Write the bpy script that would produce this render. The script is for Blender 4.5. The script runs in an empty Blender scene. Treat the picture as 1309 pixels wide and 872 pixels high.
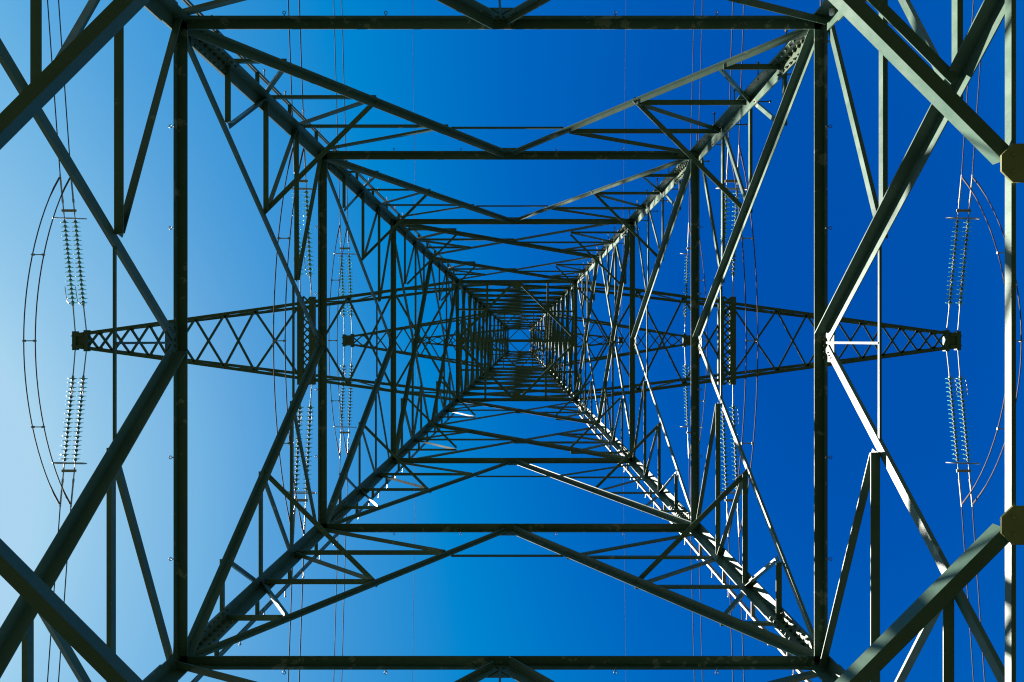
import bpy, math, random
from mathutils import Vector, Matrix

random.seed(7)
sc = bpy.context.scene
COL = sc.collection
R = math.radians

# ------------------------------------------------------------------ tower geometry
F = 873.0                 # focal length in photo pixels (24 mm lens on a 36 mm frame, 1309 px wide)
CZ = 1.5                  # eye height of the photographer above the ground
W0, HA = 3.79, 46.8       # half width at eye height, height of the apex above the eye


def w(h):                 # half width of the tower at h metres above the eye
    return W0 * (1 - h / HA)


def hh(r):                # height at which the half width spans r photo pixels
    return 1.0 / (r / (F * W0) + 1.0 / HA)


hP, hO, hA, hB, hC, hD, hE, hF, hT = 3.22, hh(676), hh(416), hh(243), hh(156), hh(109), hh(77.5), hh(37.0), hh(15.4)


def P3(x, y, h):
    return Vector((x, y, h + CZ))


# ------------------------------------------------------------------ materials
def new_mat(name):
    m = bpy.data.materials.new(name)
    m.use_nodes = True
    nt = m.node_tree
    for n in list(nt.nodes):
        nt.nodes.remove(n)
    out = nt.nodes.new('ShaderNodeOutputMaterial')
    b = nt.nodes.new('ShaderNodeBsdfPrincipled')
    nt.links.new(b.outputs['BSDF'], out.inputs['Surface'])
    return m, nt, b


def noise(nt, scale, detail=4, rough=0.55, vec=None):
    n = nt.nodes.new('ShaderNodeTexNoise')
    n.inputs['Scale'].default_value = scale
    n.inputs['Detail'].default_value = detail
    n.inputs['Roughness'].default_value = rough
    if vec is not None:
        nt.links.new(vec, n.inputs['Vector'])
    return n.outputs['Fac']


def ramp(nt, fac, stops):
    n = nt.nodes.new('ShaderNodeValToRGB')
    cr = n.color_ramp
    while len(cr.elements) < len(stops):
        cr.elements.new(0.5)
    for e, (p, c) in zip(cr.elements, stops):
        e.position = p
        e.color = (c, c, c, 1) if isinstance(c, (int, float)) else (*c, 1)
    nt.links.new(fac, n.inputs['Fac'])
    return n.outputs['Color']


def mix(nt, fac, a, b):
    n = nt.nodes.new('ShaderNodeMix')
    n.data_type = 'RGBA'
    if isinstance(fac, float):
        n.inputs[0].default_value = fac
    else:
        nt.links.new(fac, n.inputs[0])
    for i, v in ((6, a), (7, b)):
        if isinstance(v, tuple):
            n.inputs[i].default_value = (*v, 1)
        else:
            nt.links.new(v, n.inputs[i])
    return n.outputs[2]


def paint(name, base, dark, chip, chip_at=0.66, rough=0.38, rust=(0.11, 0.055, 0.025)):
    m, nt, b = new_mat(name)
    tc = nt.nodes.new('ShaderNodeTexCoord')
    v = tc.outputs['Object']
    c = mix(nt, ramp(nt, noise(nt, 2.3, 5, 0.6, v), [(0.3, 0.0), (0.75, 1.0)]), base, dark)
    c = mix(nt, ramp(nt, noise(nt, 23.0, 3, 0.6, v), [(0.60, 0.0), (0.72, 0.55)]), c, dark)
    big = noise(nt, 1.1, 2, 0.5, v)
    small = noise(nt, 7.0, 5, 0.6, v)
    add = nt.nodes.new('ShaderNodeMath')
    add.operation = 'MULTIPLY_ADD'
    nt.links.new(big, add.inputs[0])
    add.inputs[1].default_value = 0.35
    nt.links.new(small, add.inputs[2])
    chips = ramp(nt, add.outputs[0], [(chip_at + 0.155, 0.0), (chip_at + 0.165, 1.0)])
    c = mix(nt, chips, c, chip)
    c = mix(nt, ramp(nt, noise(nt, 13.0, 5, 0.7, v), [(0.68, 0.0), (0.74, 0.8)]), c, rust)
    nt.links.new(c, b.inputs['Base Color'])
    rg = ramp(nt, noise(nt, 6.0, 4, 0.6, v), [(0.25, rough - 0.07), (0.8, rough + 0.2)])
    nt.links.new(rg, b.inputs['Roughness'])
    b.inputs['Specular IOR Level'].default_value = 0.35
    bump = nt.nodes.new('ShaderNodeBump')
    bump.inputs['Strength'].default_value = 0.12
    bump.inputs['Distance'].default_value = 0.004
    nt.links.new(noise(nt, 60.0, 3, 0.6, v), bump.inputs['Height'])
    nt.links.new(bump.outputs['Normal'], b.inputs['Normal'])
    return m


M_PAINT = paint('green_steel_paint', (0.054, 0.090, 0.064), (0.035, 0.066, 0.048), (0.14, 0.155, 0.12), 0.73)
M_WORN = paint('worn_green_paint', (0.040, 0.074, 0.052), (0.027, 0.056, 0.040), (0.125, 0.14, 0.115), 0.628)
M_PLATE = paint('plate_paint', (0.062, 0.090, 0.060), (0.046, 0.064, 0.038), (0.15, 0.15, 0.11), 0.74)
M_NODE = paint('weathered_plate', (0.19, 0.185, 0.075), (0.12, 0.115, 0.048), (0.26, 0.24, 0.13), 0.70, 0.6)
M_BOLT = paint('bolt_steel', (0.17, 0.20, 0.17), (0.09, 0.10, 0.08), (0.30, 0.30, 0.28), 0.8, 0.35)


def metal(name, col, rough, metallic):
    m, nt, b = new_mat(name)
    tc = nt.nodes.new('ShaderNodeTexCoord')
    f = noise(nt, 7.0, 4, 0.6, tc.outputs['Object'])
    c = mix(nt, ramp(nt, f, [(0.35, 0.0), (0.7, 1.0)]), col, tuple(x * 0.65 for x in col))
    nt.links.new(c, b.inputs['Base Color'])
    b.inputs['Roughness'].default_value = rough
    b.inputs['Metallic'].default_value = metallic
    return m


M_GALV = metal('galvanised_fitting', (0.30, 0.29, 0.28), 0.5, 0.55)
M_WIRE = metal('aluminium_wire', (0.085, 0.066, 0.070), 0.85, 0.0)
M_WIRE.node_tree.nodes['Principled BSDF'].inputs['Specular IOR Level'].default_value = 0.12
M_CAP = metal('iron_cap', (0.10, 0.10, 0.10), 0.5, 0.3)
M_ZINC_LIT = metal('sunlit_zinc_rail', (0.27, 0.25, 0.24), 0.55, 0.2)

M_GLASS, nt, b = new_mat('insulator_glass')
b.inputs['Base Color'].default_value = (0.13, 0.50, 0.42, 1)
b.inputs['Transmission Weight'].default_value = 0.45
b.inputs['Roughness'].default_value = 0.12
b.inputs['IOR'].default_value = 1.5

M_WHITE = metal('white_plastic', (0.62, 0.62, 0.62), 0.4, 0.0)

M_CONC, nt, b = new_mat('footing_concrete')
tc = nt.nodes.new('ShaderNodeTexCoord')
nt.links.new(ramp(nt, noise(nt, 4, 6, 0.6, tc.outputs['Object']), [(0.3, (0.24, 0.23, 0.21)), (0.7, (0.38, 0.37, 0.34))]), b.inputs['Base Color'])
b.inputs['Roughness'].default_value = 0.9

M_GROUND, nt, b = new_mat('dry_meadow')
tc = nt.nodes.new('ShaderNodeTexCoord')
n1 = noise(nt, 0.08, 6, 0.6, tc.outputs['Object'])
n2 = noise(nt, 1.7, 6, 0.65, tc.outputs['Object'])
g1 = ramp(nt, n1, [(0.35, (0.013, 0.020, 0.009)), (0.65, (0.020, 0.028, 0.013))])
g2 = ramp(nt, n2, [(0.35, (0.009, 0.015, 0.007)), (0.7, (0.022, 0.029, 0.014))])
nt.links.new(mix(nt, 0.5, g1, g2), b.inputs['Base Color'])
b.inputs['Roughness'].default_value = 1.0
b.inputs['Specular IOR Level'].default_value = 0.1


# ------------------------------------------------------------------ mesh helpers
class MB:
    def __init__(self):
        self.v, self.f = [], []

    def add(self, vs, fs):
        k = len(self.v)
        self.v += [tuple(x) for x in vs]
        self.f += [tuple(i + k for i in q) for q in fs]
        return self

    def prism(self, ring0, ring1):          # two closed rings with the same number of points
        n = len(ring0)
        fs = [tuple(range(n))[::-1], tuple(range(n, 2 * n))]
        fs += [(i, (i + 1) % n, n + (i + 1) % n, n + i) for i in range(n)]
        return self.add(list(ring0) + list(ring1), fs)

    def slab(self, c, x, y, z, sx, sy, sz):  # box of sizes sx, sy, sz on axes x, y, z about c
        r = lambda s: [c + x * (sx / 2 * a) + y * (sy / 2 * b) + z * (sz / 2 * s) for a, b in ((-1, -1), (1, -1), (1, 1), (-1, 1))]
        return self.prism(r(-1), r(1))

    def ell(self, p0, p1, u, n, a, bb, t):   # steel angle: corner line p0-p1, flange a along u, flange bb along n
        prof = [(0, 0), (a, 0), (a, t), (t, t), (t, bb), (0, bb)]
        return self.prism([p0 + u * i + n * j for i, j in prof], [p1 + u * i + n * j for i, j in prof])

    def tube(self, pts, r, seg=8, caps=True):
        pts = [Vector(p) for p in pts]
        rr = r if isinstance(r, (list, tuple)) else [r] * len(pts)
        rings, up = [], None
        for i, p in enumerate(pts):
            d = (pts[min(i + 1, len(pts) - 1)] - pts[max(i - 1, 0)]).normalized()
            if up is None:
                up = Vector((0, 0, 1)) if abs(d.z) < 0.9 else Vector((1, 0, 0))
            s = d.cross(up).normalized()
            up = s.cross(d).normalized()
            rings.append([p + (s * math.cos(q) + up * math.sin(q)) * rr[i] for q in (2 * math.pi * k / seg for k in range(seg))])
        k = len(self.v)
        for g in rings:
            self.v += [tuple(x) for x in g]
        for i in range(len(rings) - 1):
            for j in range(seg):
                a, b2 = k + i * seg + j, k + i * seg + (j + 1) % seg
                self.f.append((a, b2, b2 + seg, a + seg))
        if caps:
            self.f.append(tuple(k + j for j in range(seg))[::-1])
            self.f.append(tuple(k + (len(rings) - 1) * seg + j for j in range(seg)))
        return self

    def loop(self, pts, r, seg=6):           # closed tube
        pts = [Vector(p) for p in pts]
        n, k = len(pts), len(self.v)
        nor = Vector((0, 0, 0))
        for i in range(n):
            nor += pts[i].cross(pts[(i + 1) % n])
        nor.normalize()
        for i in range(n):
            d = (pts[(i + 1) % n] - pts[i - 1]).normalized()
            s = d.cross(nor).normalized()
            self.v += [tuple(pts[i] + (s * math.cos(q) + nor * math.sin(q)) * r) for q in (2 * math.pi * j / seg for j in range(seg))]
        for i in range(n):
            for j in range(seg):
                a, b2 = k + i * seg + j, k + i * seg + (j + 1) % seg
                c, d2 = k + ((i + 1) % n) * seg + j, k + ((i + 1) % n) * seg + (j + 1) % seg
                self.f.append((a, b2, d2, c))
        return self

    def lathe(self, prof, seg=16):           # profile of (radius, y) turned about the Y axis
        k = len(self.v)
        for rad, y in prof:
            self.v += [(rad * math.cos(q), y, rad * math.sin(q)) for q in (2 * math.pi * j / seg for j in range(seg))]
        for i in range(len(prof) - 1):
            for j in range(seg):
                a, b2 = k + i * seg + j, k + i * seg + (j + 1) % seg
                self.f.append((a, b2, b2 + seg, a + seg))
        return self

    def bolt(self, p, n, r=0.014, hgt=0.014):
        n = n.normalized()
        a = n.orthogonal().normalized()
        b2 = n.cross(a)
        ring = lambda o, q: [p + n * o + (a * math.cos(t) + b2 * math.sin(t)) * q for t in (2 * math.pi * j / 6 for j in range(6))]
        self.prism(ring(-0.002, r), ring(hgt, r))
        return self.prism(ring(hgt - 0.001, r * 0.5), ring(hgt + 0.014, r * 0.5))

    def build(self, name, mat, parent=None, smooth=False):
        me = bpy.data.meshes.new(name)
        me.from_pydata(self.v, [], self.f)
        me.validate()
        import bmesh
        bm = bmesh.new()
        bm.from_mesh(me)
        bmesh.ops.recalc_face_normals(bm, faces=bm.faces)
        bm.to_mesh(me)
        bm.free()
        me.materials.append(mat)
        if smooth:
            me.polygons.foreach_set('use_smooth', [True] * len(me.polygons))
        o = bpy.data.objects.new(name, me)
        COL.objects.link(o)
        if parent is not None:
            o.parent = parent
        return o


def tag(o, label=None, cat=None, group=None, kind=None):
    for k, v in (('label', label), ('category', cat), ('group', group), ('kind', kind)):
        if v:
            o[k] = v
    return o


def empty(name, loc=(0, 0, 0), parent=None):
    o = bpy.data.objects.new(name, None)
    o.empty_display_size = 0.2
    COL.objects.link(o)
    o.location = loc
    if parent is not None:
        o.parent = parent
    return o


def copy_tree(o, parent=None):
    c = o.copy()
    COL.objects.link(c)
    c.parent = parent
    for ch in o.children:
        copy_tree(ch, c)
    return c


# ------------------------------------------------------------------ ground
g = MB()
N, S = 40, 3000.0
ax = [math.copysign(abs(i / N * 2 - 1) ** 3, i / N * 2 - 1) * S for i in range(N + 1)]
for y in ax:
    for x in ax:
        d = math.hypot(x, y)
        z = (math.sin(x * 0.021 + 1) * math.cos(y * 0.017) * min(d, 400) * 0.006) if d > 12 else 0
        g.v.append((x, y, z))
for j in range(N):
    for i in range(N):
        a = j * (N + 1) + i
        g.f.append((a, a + 1, a + N + 2, a + N + 1))
tag(g.build('ground', M_GROUND, None, True), 'dry grass meadow under the transmission tower', 'ground', None, 'structure')

# ------------------------------------------------------------------ the lattice tower
T = tag(empty('transmission_tower', (0, 0, 0)), 'dark green lattice steel transmission tower seen from between its four legs', 'tower')

# the four faces, each with an outward direction o and a direction s along the face; clockwise in the view from below
FACES = [(Vector((0, -1, 0)), Vector((1, 0, 0))), (Vector((1, 0, 0)), Vector((0, 1, 0))),
         (Vector((0, 1, 0)), Vector((-1, 0, 0))), (Vector((-1, 0, 0)), Vector((0, -1, 0)))]


def fp(face, v, h, inset=0.0):             # point on a face: v metres along it, h above the eye
    o, s = face
    q = o * (w(h) - inset) + s * v
    return Vector((q.x, q.y, h + CZ))


def face_normal_in(face):
    o, s = face
    k = W0 / HA
    n = -(o + Vector((0, 0, k)))
    return n.normalized()


def bar(name, p0, p1, n_in, a, t, low, parent, a2=None, trim0=0.0, trim1=0.0, off=0.0, mat=None, out=False):
    """Steel angle in a face: one flange in the plane, the other pointing inwards along its lower or upper edge."""
    d = (p1 - p0).normalized()
    p0, p1 = p0 + d * trim0, p1 - d * trim1
    u = n_in.cross(d).normalized()
    if u.z < 0:
        u = -u
    if not low:
        u = -u
    s = -u * (a / 2) + n_in * off
    if out:
        return MB().ell(p0 + s, p1 + s, u, -n_in, a, a2 or a, t).build(name, mat or M_PAINT, parent)
    return MB().ell(p0 + s, p1 + s, u, n_in, a, a2 or a, t).build(name, mat or M_PAINT, parent)


def hang(name, p0, p1, a, t, parent, flip=1, trim=0.0):
    """Steel angle that lies flat (hip and plan bracing): one flange level, the other upright."""
    d = (p1 - p0).normalized()
    p0, p1 = p0 + d * trim, p1 - d * trim
    side = d.cross(Vector((0, 0, 1))).normalized() * flip
    up = side.cross(d)
    if up.z < 0:
        up = -up
    return MB().ell(p0, p1, side, up, a, a, t).build(name, M_PAINT, parent)


# legs
LEG = [(0.0 - CZ + 0.25, hA - 0.25, 0.175, 0.018), (hA - 0.25, hC, 0.158, 0.016), (hC, hE, 0.145, 0.014), (hE, hF, 0.125, 0.012), (hF, hT + 0.15, 0.095, 0.010)]
legs = []
for sx, sy in ((-1, -1), (1, -1), (1, 1), (-1, 1)):
    corner = lambda h, sx=sx, sy=sy: P3(sx * w(h), sy * w(h), h)
    u, n = Vector((-sx, 0, 0)), Vector((0, -sy, 0))
    mb = MB()
    for h0, h1, a, t in LEG:
        mb.ell(corner(h0), corner(h1), u, n, a, a, t)
    leg = mb.build('leg', M_PAINT, T)
    legs.append(leg)
    # splice plates with their bolts, just above each joint
    for hs, ln, a in ((hA + 0.62, 0.80, 0.15), (hB + 0.75, 0.75, 0.14), (hC + 0.7, 0.7, 0.13), (hE - 1.2, 0.6, 0.12)):
        c0 = corner(hs)
        d = (corner(hs + 1) - corner(hs)).normalized()
        pl = MB()
        bo = pl
        for e, m in ((u, n), (n, u)):
            base = c0 + e * (a / 2 + 0.017) + m * (0.0185 + 0.006)
            pl.slab(base, d, e, m, ln, a - 0.012, 0.012)
            for i in range(8):
                for jj in (-0.28, 0.28):
                    bo.bolt(base + d * (ln * (i - 3.5) / 8.6) + e * (a * jj) + m * 0.006, m, 0.016, 0.016)
        pl.build('splice_plate', M_PLATE, leg)
    ft = MB()
    ft.lathe([(0.001, 0.42), (0.36, 0.42), (0.42, 0.36), (0.46, -0.6)], 24)
    f = ft.build('footing', M_CONC, leg)
    f.rotation_euler = (R(90), 0, 0)
    f.location = (sx * w(-CZ), sy * w(-CZ), 0)
    if (sx, sy) == (1, -1):
        cp = MB().lathe([(0.001, -0.03), (0.022, -0.022), (0.030, 0.0), (0.030, 0.05), (0.022, 0.062), (0.001, 0.066)], 14)
        cp = cp.build('white_cap', M_WHITE, leg, True)
        cp.location = corner(6.63) + Vector((-0.03, 0.01, 0))
    # climbing rail outside three legs, step bolts on the fourth
    if (sx, sy) != (1, -1):
        ro = 0.25 if sy < 0 else 0.31
        q0, q1 = hP, hE
        rp = lambda h: corner(h) + Vector((-sx * 0.02, sy * ro, 0))
        rl = MB()
        a0, a1 = rp(q0), rp(q1)
        for e in (-0.017, 0.017):
            rl.slab((a0 + a1) / 2 + Vector((e, 0, 0)), (a1 - a0).normalized(), Vector((1, 0, 0)), (a1 - a0).normalized().cross(Vector((1, 0, 0))), (a1 - a0).length, 0.014, 0.03)
        rail = rl.build('climbing_rail', M_ZINC_LIT if sx > 0 else M_PAINT, leg)  # paler zinc only on the sunlit side; its brightness is put into the colour
        hb = hP + 0.5
        while hb < hE:
            br = MB().slab(corner(hb) + Vector((-sx * 0.03, sy * (ro / 2 + 0.008), 0)), Vector((1, 0, 0)), Vector((0, 1, 0)), Vector((0, 0, 1)), 0.05, ro - 0.02, 0.012)
            br.build('rail_bracket', M_ZINC_LIT if sx > 0 else M_PAINT, leg)  # brackets follow the rail's lit-side and shaded-side colours
            hb += 0.95
        hb = hA - 0.6
        while hb < hC + 2:
            p = rp(hb)
            MB().tube([p, p + Vector((0, sy * 0.11, 0)), p + Vector((0, sy * 0.112, 0)), p + Vector((0, sy * 0.125, 0))], [0.008, 0.008, 0.016, 0.016], 6).build('step_bolt', M_GALV, leg)
            hb += 0.62
    else:
        hb, k = hP + 0.2, 0
        while hb < hE:
            if k % 2:
                p, dd = corner(hb) + u * 0.125, Vector((0, sy, 0))
            else:
                p, dd = corner(hb) + n * 0.125, Vector((sx, 0, 0))
            MB().tube([p - dd * 0.03, p + dd * 0.165, p + dd * 0.167, p + dd * 0.185], [0.009, 0.009, 0.018, 0.018], 6).build('step_bolt', M_CAP, leg)
            hb += 0.36
            k += 1


def beam_ring(h, a, t, a2=None, low=False, eyes=(), trim=0.03):
    for fc in FACES:
        n_in = -fc[0]
        b_ = bar('horizontal_beam', fp(fc, -w(h), h), fp(fc, w(h), h), n_in, a, t, low, T, a2, trim, trim, 0.002, M_WORN if h < hC else None)
        for e in eyes:
            p = fp(fc, e * w(h), h - a / 2 - 0.01) + fc[0] * 0.018
            ring = [p + fc[0] * (0.015 * math.cos(q)) + fc[1] * (0.015 * math.sin(q)) for q in (2 * math.pi * k / 12 for k in range(12))]
            eb = MB().loop(ring, 0.004, 6)
            eb.tube([p - fc[0] * 0.02, p - fc[0] * 0.05], 0.006, 6)
            eb.build('eye_bolt', M_CAP, b_, True)


beam_ring(hA, 0.078, 0.011, 0.102, eyes=(-0.66, -0.35, 0.35, 0.66))
beam_ring(hB, 0.09, 0.010, 0.112, eyes=(-0.6, -0.25, 0.25, 0.6))
beam_ring(hC, 0.085, 0.009, 0.105)
beam_ring(hE, 0.085, 0.009, 0.10)
beam_ring(hF, 0.075, 0.008, 0.085)
beam_ring(hT, 0.06, 0.006, 0.07)
beam_ring(hT + 0.1 - 1.55, 0.05, 0.006, 0.06)


def gusset(fc, v, h, pts, thick=0.012, inset=0.0, bolts=(), parent=None, name='gusset_plate'):
    """Upright plate in a face; pts are (along, up) offsets in metres about (v, h)."""
    n_in = face_normal_in(fc)
    o, s = fc
    up = n_in.cross(s).normalized()
    if up.z < 0:
        up = -up
    c = fp(fc, v, h) + n_in * inset
    r0 = [c + s * x + up * y for x, y in pts]
    pl = MB().prism(r0, [p + n_in * thick for p in r0])
    for x, y in bolts:
        pl.bolt(c + s * x + up * y + n_in * thick, n_in, 0.013, 0.013)
    return pl.build(name, M_PLATE, parent or T)


def k_panel(h0, h1, ad, as_, hip_a, tie_a, scale=1.0, hip_at=0.5, hip_in=-0.055):
    """Inverted-V panel: main diagonals from the leg corners at h0 to the middle of the beam at h1, each half stiffened by struts."""
    q = [h0 + (h1 - h0) * i / 4 for i in range(5)]
    for k, fc in enumerate(FACES):
        n_in = face_normal_in(fc)
        D = lambda i, sg: fp(fc, sg * w(h0) * (1 - i / 4), q[i])
        # straight in space: interpolate between the ends rather than following the face curve
        e0 = {sg: fp(fc, sg * w(h0), h0) for sg in (-1, 1)}
        e1 = fp(fc, 0, h1)
        D = lambda i, sg: e0[sg].lerp(e1, i / 4)
        L = lambda i, sg: fp(fc, sg * w(q[i]), q[i])
        for sg in (-1, 1):
            second = sg > 0
            outw = second and k in (1, 3)          # on the faces across the line the second brace is turned outwards
            bar('diagonal_brace', e0[sg], e1, n_in, ad * (0.70 if second else 1.0), ad * 0.08, outw, T, ad * (0.34 if outw else 0.6 if second else 1.0), 0.10, 0.07, 0.014 + (ad * 0.09 if outw else 0.003 if second else 0), None, outw)
            for i in (1, 2, 3):
                bar('horizontal_strut', L(i, sg), D(i, sg), n_in, as_ * (1.12 if second else 0.80), as_ * 0.11, True, T, as_ * (1.12 if second else 0.60), 0.04, 0.055 if second else 0.02, -0.004 if not second else 0.018 + ad * 0.09, None, not second)
                bar('sloped_strut', D(i, sg), L(i + 1, sg), n_in, as_ * (1.05 if second else 0.80), as_ * 0.11, True, T, as_ * (1.0 if second else 0.55), 0.055 if second else 0.03, 0.05, -0.006 if not second else 0.020 + ad * 0.09, None, not second)
        bar('tie_strut', D(3, -1), D(3, 1), n_in, tie_a, 0.005, True, T, None, 0.02, 0.02, 0.006 + ad * 0.09, None, True)
        if h1 < hB:
            m = (D(3, -1) + D(3, 1)) / 2
            bar('tie_strut', m, e1, face_normal_in(fc), tie_a, 0.005, True, T, None, 0.0, 0.03, 0.012 + ad * 0.09, None, True)
        # hip brace across the corner at mid height
        f2 = FACES[(k + 1) % 4]
        e0b = fp(f2, -w(h0), h0)
        if h0 == hP and k == 0:                # the one hip brace that sits a little lower than the rest
            hip_at, hip_in = 0.465, 0.03
        elif h0 == hP:
            hip_at, hip_in = 0.5, -0.035
        D2b = e0b.lerp(fp(f2, 0, h1), hip_at)
        pa = D(4 * hip_at, 1) + n_in * hip_in
        pb = D2b + face_normal_in(f2) * hip_in
        hang('hip_brace', pa, pb, hip_a, hip_a * 0.1, T, -1, 0.035)
        # plate under the beam where the two diagonals meet, and at the leg
        s_ = scale
        gusset(fc, 0, h1, [(-0.19 * s_, -0.17 * s_), (0.19 * s_, -0.17 * s_), (0.19 * s_, 0.02), (-0.19 * s_, 0.02)], 0.012, 0.0,
               [(x * s_, y * s_) for x, y in ((-0.15, -0.13), (-0.125, -0.105), (-0.10, -0.08), (0.15, -0.13), (0.125, -0.105), (0.10, -0.08),
                                              (-0.15, -0.02), (-0.09, -0.02), (-0.03, -0.02), (0.03, -0.02), (0.09, -0.02), (0.15, -0.02))])
        for sg in (-1, 1):
            gusset(fc, sg * (w(h0) - 0.17), h0, [(-sg * 0.20, -0.03), (sg * 0.14, -0.05), (sg * 0.13, 0.28), (-sg * 0.02, 0.24)], 0.010, 0.003,
                   [(-sg * 0.08, 0.02), (sg * 0.0, 0.02), (sg * 0.08, 0.03), (sg * 0.04, 0.13), (-sg * 0.0, 0.10), (sg * 0.08, 0.17)], name='joint_plate')


k_panel(hP, hA, 0.115, 0.074, 0.078, 0.022, 1.0)
k_panel(hA, hB, 0.094, 0.060, 0.062, 0.026, 0.95)
k_panel(hB, hC, 0.088, 0.048, 0.050, 0.025, 0.9)


def x_panel(h0, h1, ad, as_, struts=True):
    s = w(h0) / (w(h0) + w(h1))
    for k, fc in enumerate(FACES):
        n_in = face_normal_in(fc)
        a0, a1 = fp(fc, -w(h0), h0), fp(fc, w(h1), h1)
        b0, b1 = fp(fc, w(h0), h0), fp(fc, -w(h1), h1)
        bar('diagonal_brace', a0, a1, n_in, ad, ad * 0.09, False, T, None, 0.08, 0.08, 0.014)
        bar('diagonal_brace', b0, b1, n_in, ad * 0.78, ad * 0.09, True, T, ad * 0.45, 0.08, 0.08, 0.011, None, True)
        if not struts:
            continue
        hx = h0 + (h1 - h0) * s
        X = a0.lerp(a1, s)
        hm, hn = h0 + (hx - h0) * 0.5, hx + (h1 - hx) * 0.5
        for sg, lo0, hi0 in ((-1, a0, b1), (1, b0, a1)):
            Dm = lo0.lerp(X, 0.5)
            Dn = X.lerp(hi0, 0.5)
            L = lambda h: fp(fc, sg * w(h), h)
            off = 0.018 + ad * 0.09 if sg > 0 else -0.004
            bar('cross_strut', L(hm), Dm, n_in, as_, as_ * 0.12, True, T, None, 0.04, 0, off, None, sg < 0)
            bar('cross_strut', L(hx), X, n_in, as_, as_ * 0.12, True, T, None, 0.04, 0, off, None, sg < 0)
            bar('cross_strut', L(hn), Dn, n_in, as_, as_ * 0.12, True, T, None, 0.04, 0, off, None, sg < 0)
            bar('sloped_strut', Dm, L(hx), n_in, as_, as_ * 0.12, True, T, None, 0, 0.05, off + 0.002, None, sg < 0)
            bar('sloped_strut', L(hx), Dn, n_in, as_, as_ * 0.12, True, T, None, 0.05, 0, off + 0.002, None, sg < 0)
        f2 = FACES[(k + 1) % 4]
        s2 = fp(f2, -w(h0), h0).lerp(fp(f2, w(h1), h1), s)
        pb = fp(f2, -w(h0), h0).lerp(s2, 0.5) + face_normal_in(f2) * 0.06
        pa = b0.lerp(X, 0.5) + n_in * 0.06
        hang('hip_brace', pa, pb, as_, as_ * 0.12, T, -1, 0.02)


x_panel(hC, hD, 0.088, 0.046)
x_panel(hD, hE, 0.083, 0.044)


def lacing(h0, h1, n, a, gw):
    """Close X lacing of the slim upper body, with a plate at each crossing."""
    q = (w(h1) / w(h0)) ** (1.0 / n)
    ws = [w(h0) * q ** i for i in range(n + 1)]
    hs = [HA * (1 - x / W0) for x in ws]
    for i in range(n):
        for fc in FACES:
            n_in = face_normal_in(fc)
            l0, l1 = hs[i] + 0.02, hs[i + 1] - 0.02
            a0, a1 = fp(fc, -w(l0), l0), fp(fc, w(l1), l1)
            b0, b1 = fp(fc, w(l0), l0), fp(fc, -w(l1), l1)
            bar('lacing_bar', a0, a1, n_in, a, a * 0.1, False, T, None, 0.03, 0.03, 0.012)
            bar('lacing_bar', b0, b1, n_in, a, a * 0.1, True, T, None, 0.03, 0.03, 0.009, None, True)
            s = w(l0) / (w(l0) + w(l1))
            hx = l0 + (l1 - l0) * s
            gusset(fc, 0, hx, [(-gw, -gw * 1.2), (gw, -gw * 1.2), (gw, gw * 1.2), (-gw, gw * 1.2)], 0.008, 0.003, (), None, 'crossing_plate')


lacing(hE, hF, 7, 0.085, 0.10)
lacing(hF, hT, 6, 0.065, 0.085)

# ring and octagon of hip beams low in the tower, with their plates
t_o = 0.338
for k, fc in enumerate(FACES):
    n_in = -fc[0]
    bar('horizontal_beam', fp(fc, -w(hO), hO, 0.06), fp(fc, w(hO), hO, 0.06), fc[0], 0.06, 0.007, True, T, 0.030, 0.1, 0.1, 0.0)
    f2 = FACES[(k + 1) % 4]
    zb = Vector((0, 0, -0.02))
    pa = fp(fc, t_o * w(hO), hO, 0.03) + zb
    pb = fp(f2, -t_o * w(hO), hO, 0.03) + zb
    d = (pb - pa).normalized()
    outw = (fc[0] + f2[0]).normalized()
    ins = -outw * 0.035
    MB().ell(pa + ins + d * 0.07, pb + ins - d * 0.07, outw, Vector((0, 0, 1)), 0.094, 0.100, 0.012).build('hip_beam', M_PAINT, T)
    for v in (-1, 1):
        c = fp(fc, v * t_o * w(hO), hO, 0.02) + Vector((0, 0, -0.062))
        ring = [c + fc[0] * (0.135 * math.cos(q)) + fc[1] * (0.135 * math.sin(q)) for q in (2 * math.pi * (j + 0.5) / 8 for j in range(8))]
        bo = MB().prism(ring, [p + Vector((0, 0, 0.014)) for p in ring])
        for j in range(4):
            q = math.pi / 4 + j * math.pi / 2
            bo.bolt(c + fc[0] * (0.075 * math.cos(q)) + fc[1] * (0.075 * math.sin(q)), Vector((0, 0, -1)), 0.013, 0.010)
        bo.build('node_plate', M_NODE, T)


# plan bracing: diamond between the middles of the beams, short struts from the quarter points
def plan_diamond(h, a, struts=True, plate=0.2):
    mids = [fp(fc, 0, h, 0.05) for fc in FACES]
    for k in range(4):
        hang('plan_brace', mids[k], mids[(k + 1) % 4], a, a * 0.1, T, 1, 0.05)
        fc = FACES[k]
        if struts:
            for e in (-0.5, 0.5):
                hang('plan_strut', fp(fc, e * w(h), h + 0.01, 0.03), fp(fc, e * w(h), h + 0.01, w(h) * 0.5), a * 0.8, a * 0.09, T, 1)
        if plate:
            c = mids[k] + Vector((0, 0, -0.014))
            o, s = fc
            pts = [c + o * 0.04 - s * plate, c + o * 0.04 + s * plate, c - o * plate * 0.9 + s * plate * 0.45, c - o * plate * 0.9 - s * plate * 0.45]
            MB().prism(pts, [p + Vector((0, 0, 0.010)) for p in pts]).build('gusset_plate', M_PLATE, T)


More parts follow.
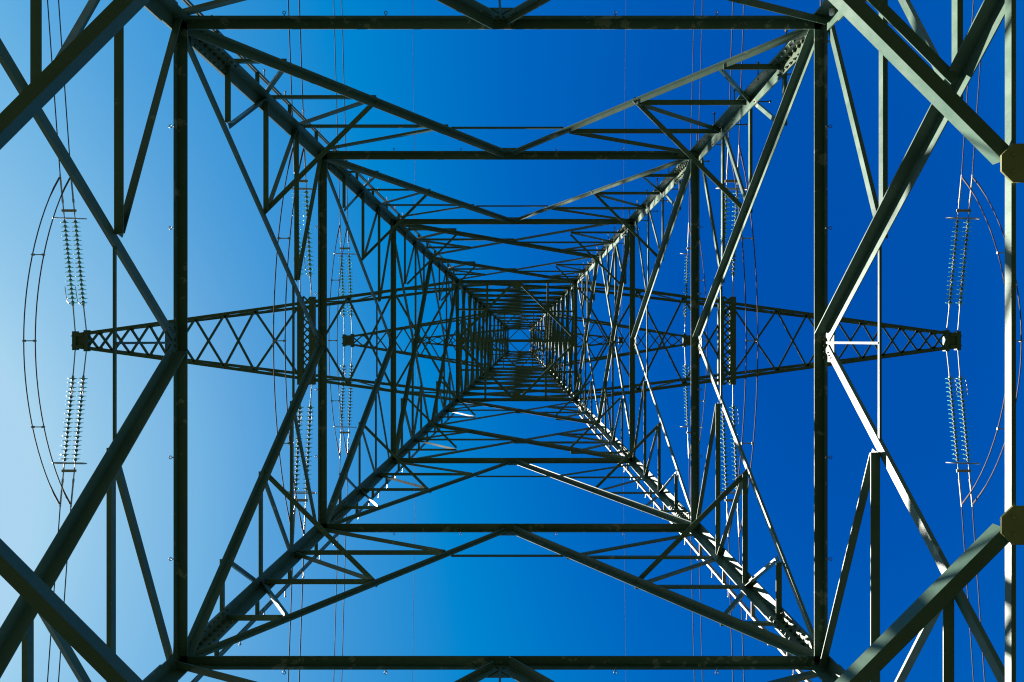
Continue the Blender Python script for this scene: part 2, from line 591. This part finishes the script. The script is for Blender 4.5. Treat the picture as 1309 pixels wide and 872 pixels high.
plan_diamond(hE, 0.08, True, 0.25)
plan_diamond(hF, 0.05, True, 0.13)
plan_diamond(hT, 0.045, False, 0.06)
hang('tie_beam', P3(-w(hE) + 0.1, -0.045, hE - 0.03), P3(w(hE) - 0.1, -0.045, hE - 0.03), 0.09, 0.009, T, -1)
hang('tie_beam', P3(-w(hT), -0.03, hT - 0.02), P3(w(hT), -0.03, hT - 0.02), 0.06, 0.007, T, -1)

# ------------------------------------------------------------------ crossarms
Z = Vector((0, 0, 1))


def crossarm(sx, hb, ht, xtip, ytip, nodes, ac, al, box, girder=None):
    A = empty('crossarm', (0, 0, 0), T)
    X = Vector((sx, 0, 0))
    bot = lambda x, sy: P3(sx * x, sy * (w(hb) + (ytip - w(hb)) * (x - w(hb)) / (xtip - w(hb))), hb)

    def top(x, sy):
        f = (x - w(ht)) / (xtip - w(ht))
        return P3(sx * x, sy * (w(ht) + (ytip - w(ht)) * f), ht + (hb + 0.16 - ht) * f)
    for sy in (-1, 1):
        inn = Vector((0, -sy, 0))
        MB().ell(bot(w(hb), sy), bot(xtip, sy), inn, Z, ac, ac, ac * 0.1).build('chord', M_PAINT, A)
        MB().ell(top(w(ht), sy) + Z * ac, top(xtip, sy) + Z * ac, inn, -Z, ac * 0.9, ac * 0.9, ac * 0.09).build('chord', M_PAINT, A)
        for i in range(len(nodes) - 1):
            p, q = (bot(nodes[i], sy), top(nodes[i + 1], sy)) if i % 2 else (top(nodes[i], sy), bot(nodes[i + 1], sy))
            if nodes[i] > w(ht) * 0.9 or i > 0:
                bar('side_lacing', p + inn * 0.012, q + inn * 0.012, inn, al * 0.8, al * 0.09, bool(i % 2), A)
        for x in nodes[1:-1]:
            c = bot(x, sy) + inn * (ac * 0.9) + Z * (ac * 0.1 + 0.016)
            wd = 0.16 if x > xtip * 0.62 else 0.12
            pts = [c - X * wd - inn * 0.06, c + X * wd - inn * 0.06, c + X * wd * 0.55 + inn * 0.07, c - X * wd * 0.55 + inn * 0.07]
            MB().prism(pts, [p + Z * 0.008 for p in pts]).build('gusset_plate', M_PLATE, A)
    for i in range(len(nodes) - 1):
        for e, dz in ((1, 0.026), (-1, 0.026 + al * 0.1 + 0.003)):
            p = bot(nodes[i], e) + Vector((0, -e * ac * 0.7, dz))
            q = bot(nodes[i + 1], -e) + Vector((0, e * ac * 0.7, dz))
            hang('lacing_bar', p, q, al, al * 0.1, A, e, 0.0)
    # end frame that carries the insulators
    bx, by = box
    mb = MB()
    c = P3(sx * xtip, 0, hb)
    for e in (-1, 1):
        cc = c + X * (e * bx * 0.36)
        ln = 2 * by * (1.0 if e > 0 else 1.12)
        mb.slab(cc + Z * 0.05, Vector((1, 0, 0)), Vector((0, 1, 0)), Z, bx * 0.26, ln, 0.16)
    mb.build('end_channel', M_PAINT, A)
    fr = MB()
    fr.slab(c + Z * 0.02, Vector((1, 0, 0)), Vector((0, 1, 0)), Z, bx * 0.46 - 0.004, by * 2 * 0.86, 0.014)
    for e in (-1, 1):
        fr.slab(c + Z * -0.03 + Vector((0, e * by * 0.62, 0)), Vector((1, 0, 0)), Vector((0, 1, 0)), Z, bx * 0.46 - 0.006, by * 0.3, 0.08)
        fr.slab(c + X * (bx * 0.36 + bx * 0.13 + 0.02) + Vector((0, e * by * 0.5, 0.03)), Vector((1, 0, 0)), Vector((0, 1, 0)), Z, 0.05, 0.06, 0.04)
    fr.build('end_plate', M_PLATE, A)
    if girder:
        xg, sep, wch = girder
        yl = abs(bot(xg, 1).y) + 0.14
        G = empty('insulator_girder', (0, 0, 0), A)
        for e in (-1, 1):
            cx = sx * xg + e * sep / 2
            ch = MB()
            ch.slab(P3(cx, 0, hb - 0.012), Vector((1, 0, 0)), Vector((0, 1, 0)), Z, wch, 2 * yl, 0.014)
            for m in (-1, 1):
                ch.slab(P3(cx + m * (wch / 2 - 0.005), 0, hb + 0.055), Vector((1, 0, 0)), Vector((0, 1, 0)), Z, 0.01, 2 * yl - 0.002, 0.116)
            ch.build('girder_channel', M_PAINT, G)
        nn = 12
        for i in range(nn):
            y0, y1 = -yl + 2 * yl * i / nn, -yl + 2 * yl * (i + 1) / nn
            for e in (-1, 1):
                hang('girder_lacing', P3(sx * xg - e * (sep / 2 - wch / 2 + 0.02), y0, hb + 0.02 + 0.006 * e), P3(sx * xg + e * (sep / 2 - wch / 2 + 0.02), y1, hb + 0.02 + 0.006 * e), 0.05, 0.005, G, 1)
    return A


ARM1 = dict(hb=hE, ht=hE + 1.35, xtip=14.26, ytip=0.27, ac=0.10, al=0.062, box=(0.52, 0.31),
            nodes=[w(hE), 4.0, 5.5, 7.05, 8.55, 9.54, 10.5, 11.35, 12.0, 12.62, 13.18, 13.65, 14.04], girder=(6.88, 0.39, 0.19))
ARM2 = dict(hb=hF, ht=hF + 1.1, xtip=7.66, ytip=0.20, ac=0.085, al=0.052, box=(0.50, 0.27),
            nodes=[w(hF), 2.45, 3.5, 4.4, 5.15, 5.85, 6.45, 6.95, 7.45])
ARM3 = dict(hb=hT, ht=hT + 0.8, xtip=5.70, ytip=0.15, ac=0.075, al=0.045, box=(0.22, 0.20),
            nodes=[w(hT), 1.5, 2.35, 3.15, 3.9, 4.55, 5.1, 5.5])
for sx in (-1, 1):
    crossarm(sx, **ARM1)
    crossarm(sx, **ARM2)
    crossarm(sx, **ARM3)
# peak above the top arm: short posts and cap ring carrying its upper chords
for sx in (-1, 1):
    for sy in (-1, 1):
        MB().ell(P3(sx * w(hT + 0.15), sy * w(hT + 0.15), hT + 0.15), P3(sx * w(hT + 0.95), sy * w(hT + 0.95), hT + 0.95), Vector((-sx, 0, 0)), Vector((0, -sy, 0)), 0.07, 0.07, 0.008).build('peak_post', M_PAINT, T)

# ------------------------------------------------------------------ insulators
ALPHA = R(8.6)
disc_mb = MB()
disc_mb.lathe([(0.004, 0.018), (0.05, 0.016), (0.085, 0.006), (0.118, -0.004), (0.135, -0.014), (0.131, -0.019), (0.115, -0.012), (0.095, -0.014),
               (0.090, -0.020), (0.078, -0.010), (0.060, -0.009), (0.055, -0.018), (0.044, -0.008), (0.004, -0.008)], 20)


def make_insulator(sep):
    I = empty('tension_insulator', (0, 0, 0))
    y0 = 0.92
    for e in (-1, 1):
        x = e * sep / 2
        xs = e * 0.17
        lk = MB().tube([(x, -0.05, 0.0), (x * 0.3 + xs * 0.7, 0.55, 0), (xs, 0.86, 0)], [0.018, 0.018, 0.02], 8)
        lk.tube([(xs, 0.80, 0), (xs, 0.82, 0), (xs, 0.88, 0), (xs, 0.90, 0)], [0.01, 0.035, 0.035, 0.02], 8)
        lk.build('link_rod', M_GALV, I)
        core = MB()
        prof = [(0.012, 0.86)]
        for k in range(19):
            yy = y0 + 0.143 * k
            prof += [(0.014, yy - 0.035), (0.044, yy - 0.030), (0.047, yy + 0.030), (0.034, yy + 0.055), (0.014, yy + 0.062)]
        prof += [(0.012, 3.78)]
        core.lathe(prof, 12)
        st = core.build('insulator_string', M_CAP, I, False)
        st.location = (xs, 0, 0)
        for k in range(19):
            if k == 0 and e == -1:
                make_insulator.disc = d = disc_mb.build('glass_disc', M_GLASS, st, True)
            else:
                d = make_insulator.disc.copy()
                COL.objects.link(d)
                d.parent = st
            d.rotation_euler = (R(180), 0, 0) if False else (0, 0, 0)
            d.location = (0, y0 + 0.143 * k, 0)
        hn = MB().tube([(xs, 0.84, 0), (xs + 0.06, 0.88, -0.06), (xs + 0.10, 0.98, -0.12), (xs + 0.11, 1.15, -0.13), (xs + 0.115, 1.45, -0.13)], 0.010, 6)
        hn.build('arcing_horn', M_GALV, I, True)
        cl = MB().tube([(xs, 3.74, 0), (xs, 4.1, 0), (xs, 4.12, 0), (xs, 4.22, 0), (xs, 4.24, 0), (xs, 4.98, 0)], [0.018, 0.018, 0.032, 0.032, 0.025, 0.025], 8)
        cl.build('dead_end_clamp', M_GALV, I)
    yk = MB().slab(Vector((0, 3.86, 0)), Vector((1, 0, 0)), Vector((0, 1, 0)), Z, 0.46, 0.085, 0.03)
    yk.tube([(-0.06, 3.86, -0.03), (-0.06, 3.86, 0.03)], 0.02, 8)
    yk.tube([(0.06, 3.86, -0.03), (0.06, 3.86, 0.03)], 0.02, 8)
    yk.build('yoke_plate', M_GALV, I)
    pts = []
    for k in range(32):
        q = 2 * math.pi * k / 32
        pts.append((math.copysign(0.22, math.cos(q)) + 0.27 * math.cos(q), 3.62 + 0.02 * math.cos(q), 0.26 * math.sin(q)))
    MB().loop(pts, 0.018, 8).build('grading_ring', M_GALV, I, True)
    return I


def conductor_curve(p, sy, slope, span=300.0):
    pts = []
    s = [0, 0.4, 1, 2, 3.5, 5, 7, 10, 14, 18, 24, 30, 40, 50, 65, 80, 100, 120, 150, 180, 220, 260, 300]
    for d in s:
        pts.append(p + Vector((0, sy * d, -slope * d * (1 - d / span))))
    return pts


# phases: name, half position of the carrying arm, level, string spacing, y of the attachment
PH = [('long arm tip', 14.26, hE, 0.37, 0.33), ('middle of the long arm', 6.88, hE, 0.39, 1.27), ('short arm tip', 7.66, hF, 0.36, 0.25)]
SIDE = {-1: 'pale sky side', 1: 'deep blue side'}
DIR = {-1: 'upper edge', 1: 'lower edge'}
proto = {}
for nm, xa, hb, sep, ya in PH:
    for sx in (-1, 1):
        ends = {}
        for sy in (-1, 1):
            if nm not in proto:
                I = proto[nm] = make_insulator(sep)
            else:
                I = copy_tree(proto[nm])
            I.location = P3(sx * xa, sy * ya, hb + 0.02)
            fwd = Vector((0, sy * math.cos(ALPHA), -math.sin(ALPHA)))
            side = fwd.cross(Vector((0, 0, 1))).normalized()
            m = Matrix((side, fwd, side.cross(fwd))).transposed()
            I.rotation_euler = m.to_euler()
            tag(I, f'twin glass insulator from {nm}, {SIDE[sx]}, toward {DIR[sy]}', 'insulator', 'twin glass disc tension insulators')
            for e in (-1, 1):
                p = I.location + Vector((e * 0.17, 0, 0)) + fwd * 4.9
                ends[(sy, e)] = I.location + Vector((e * 0.17, 0, 0)) + fwd * 4.9
                c = MB().tube(conductor_curve(p, sy, 0.112), 0.0175, 6).build('conductor_wire', M_WIRE, None, True)
                io = 'outer' if e * sx > 0 else 'inner'
                tag(c, f'{io} wire of pair from {nm}, {SIDE[sx]}, {DIR[sy]}', 'power line', 'conductor wires leading away from the tower')
        drop = (2.3 if sx < 0 else 2.85) if xa > 10 else 2.45
        J = empty('jumper_loop', P3(sx * xa, 0, hb - drop))
        jz = hb - drop + CZ
        curves = {}
        for e in (-1, 1):
            pts = []
            a_, b_ = ends[(-1, e)], ends[(1, e)]
            yr = abs(a_.y) - 0.03
            pts.append(a_ + Vector((0, 0.02, 0)))
            n = 28
            for k in range(n + 1):
                y = -yr + 2 * yr * k / n
                f = abs(y / yr)
                ze = a_.z - 0.05
                z = jz + (ze - jz) * (0.93 * f ** 2.0 + 0.07 * f ** 8)
                pts.append(Vector((a_.x, y, z)))
            pts.append(b_ + Vector((0, -0.02, 0)))
            pts = [p - J.location for p in pts]
            rr = [0.026] * 3 + [0.0165] * (len(pts) - 6) + [0.026] * 3
            MB().tube(pts, rr, 6).build('jumper_cable', M_WIRE, J, True)
            curves[e] = pts
        for idx in (8, 15, 22):
            pa, pb = curves[-1][idx], curves[1][idx]
            sp = MB().tube([pa - Vector((0.02, 0, 0)), pa + Vector((0.055, 0, 0)), pa + Vector((0.056, 0, 0)), pb - Vector((0.056, 0, 0)), pb - Vector((0.055, 0, 0)), pb + Vector((0.02, 0, 0))], [0.034, 0.034, 0.016, 0.016, 0.034, 0.034], 8)
            sp.build('spacer', M_GALV, J)
        tag(J, f'twin jumper loop slung beneath the {nm}, {SIDE[sx]}', 'jumper cable', 'jumper loops under the crossarms')

for sx in (-1, 1):
    p = P3(sx * 5.74, 0, hT - 0.05)
    a_ = conductor_curve(p + Vector((0, -0.2, 0)), -1, 0.10)
    b_ = conductor_curve(p + Vector((0, 0.2, 0)), 1, 0.10)
    c = MB().tube(a_[::-1] + b_, 0.009, 6).build('earth_wire', M_WIRE, None, True)
    tag(c, f'single thin earth wire crossing at the top arm tip, {SIDE[sx]}', 'power line', 'earth wires at the tower top')

# ------------------------------------------------------------------ camera
cam = bpy.data.cameras.new('camera')
cam.sensor_width = 36.0
cam.lens = 36.0 * F / 1309.0
cam.clip_end = 10000
cam.clip_start = 0.05
cam.shift_x = -(669.2 - 654.5) / 1309.0
cam.shift_y = (434.5 - 436.0) / 1309.0
co = bpy.data.objects.new('camera', cam)
COL.objects.link(co)
co.location = (0.227, -0.028, CZ)
co.rotation_euler = (R(180), 0, 0)
sc.camera = co

# ------------------------------------------------------------------ light
EL, AZ = R(39), math.atan2(0.205, -0.98)      # sun low over the pale side of the sky
sd = Vector((math.cos(EL) * math.cos(AZ), math.cos(EL) * math.sin(AZ), math.sin(EL)))
sun = bpy.data.lights.new('sun', 'SUN')
sun.energy = 5.0
sun.angle = R(0.53)
sun.color = (1.0, 0.94, 0.84)
so = bpy.data.objects.new('sun', sun)
COL.objects.link(so)
so.rotation_euler = sd.to_track_quat('Z', 'Y').to_euler()

wd = bpy.data.worlds.new('World')
sc.world = wd
wd.use_nodes = True
nt = wd.node_tree
bg = nt.nodes['Background']
sky = nt.nodes.new('ShaderNodeTexSky')
sky.sky_type = 'NISHITA'
sky.sun_disc = False
sky.sun_elevation = EL
sky.sun_rotation = math.pi / 2 - AZ
sky.altitude = 200
sky.air_density = 1.0
sky.dust_density = 0.5
sky.ozone_density = 2.0
# the photograph's polarised, deeply saturated rendering of the clear sky: a tone curve per channel
sc0 = nt.nodes.new('ShaderNodeVectorMath')
sc0.operation = 'SCALE'
sc0.inputs['Scale'].default_value = 1 / 6
nt.links.new(sky.outputs['Color'], sc0.inputs[0])
cv = nt.nodes.new('ShaderNodeRGBCurve')
CURVES = ([(0, 0), (0.155, 0.0), (0.22, 0.08), (0.27, 0.15), (0.33, 0.215), (0.55, 0.41), (1, 0.42)],
          [(0, 0), (0.12, 0.03), (0.177, 0.086), (0.207, 0.135), (0.248, 0.233), (0.35, 0.378), (0.39, 0.45), (0.45, 0.51), (0.62, 0.66), (1, 0.67)],
          [(0, 0), (0.2, 0.23), (0.333, 0.43), (0.39, 0.53), (0.46, 0.63), (0.593, 0.72), (0.67, 0.775), (0.93, 0.88), (1, 0.885)])
for ch, pts in enumerate(CURVES):
    c = cv.mapping.curves[ch]
    while len(c.points) < len(pts):
        c.points.new(0.5, 0.5)
    for p, (x, y) in zip(c.points, pts):
        p.location = (x, y)
        p.handle_type = 'VECTOR'
cv.mapping.update()
nt.links.new(sc0.outputs['Vector'], cv.inputs['Color'])
sc1 = nt.nodes.new('ShaderNodeVectorMath')
sc1.operation = 'SCALE'
sc1.inputs['Scale'].default_value = 3.79
nt.links.new(cv.outputs['Color'], sc1.inputs[0])
nt.links.new(sc1.outputs['Vector'], bg.inputs['Color'])
bg.inputs['Strength'].default_value = 0.05

sc.view_settings.view_transform = 'Standard'
sc.view_settings.look = 'None'
sc.view_settings.exposure = 2.4
sc.cycles.pixel_filter_type = "BLACKMAN_HARRIS"
sc.cycles.filter_width = 1.15
sc.view_settings.gamma = 1.0
sc.view_settings.use_curve_mapping = False
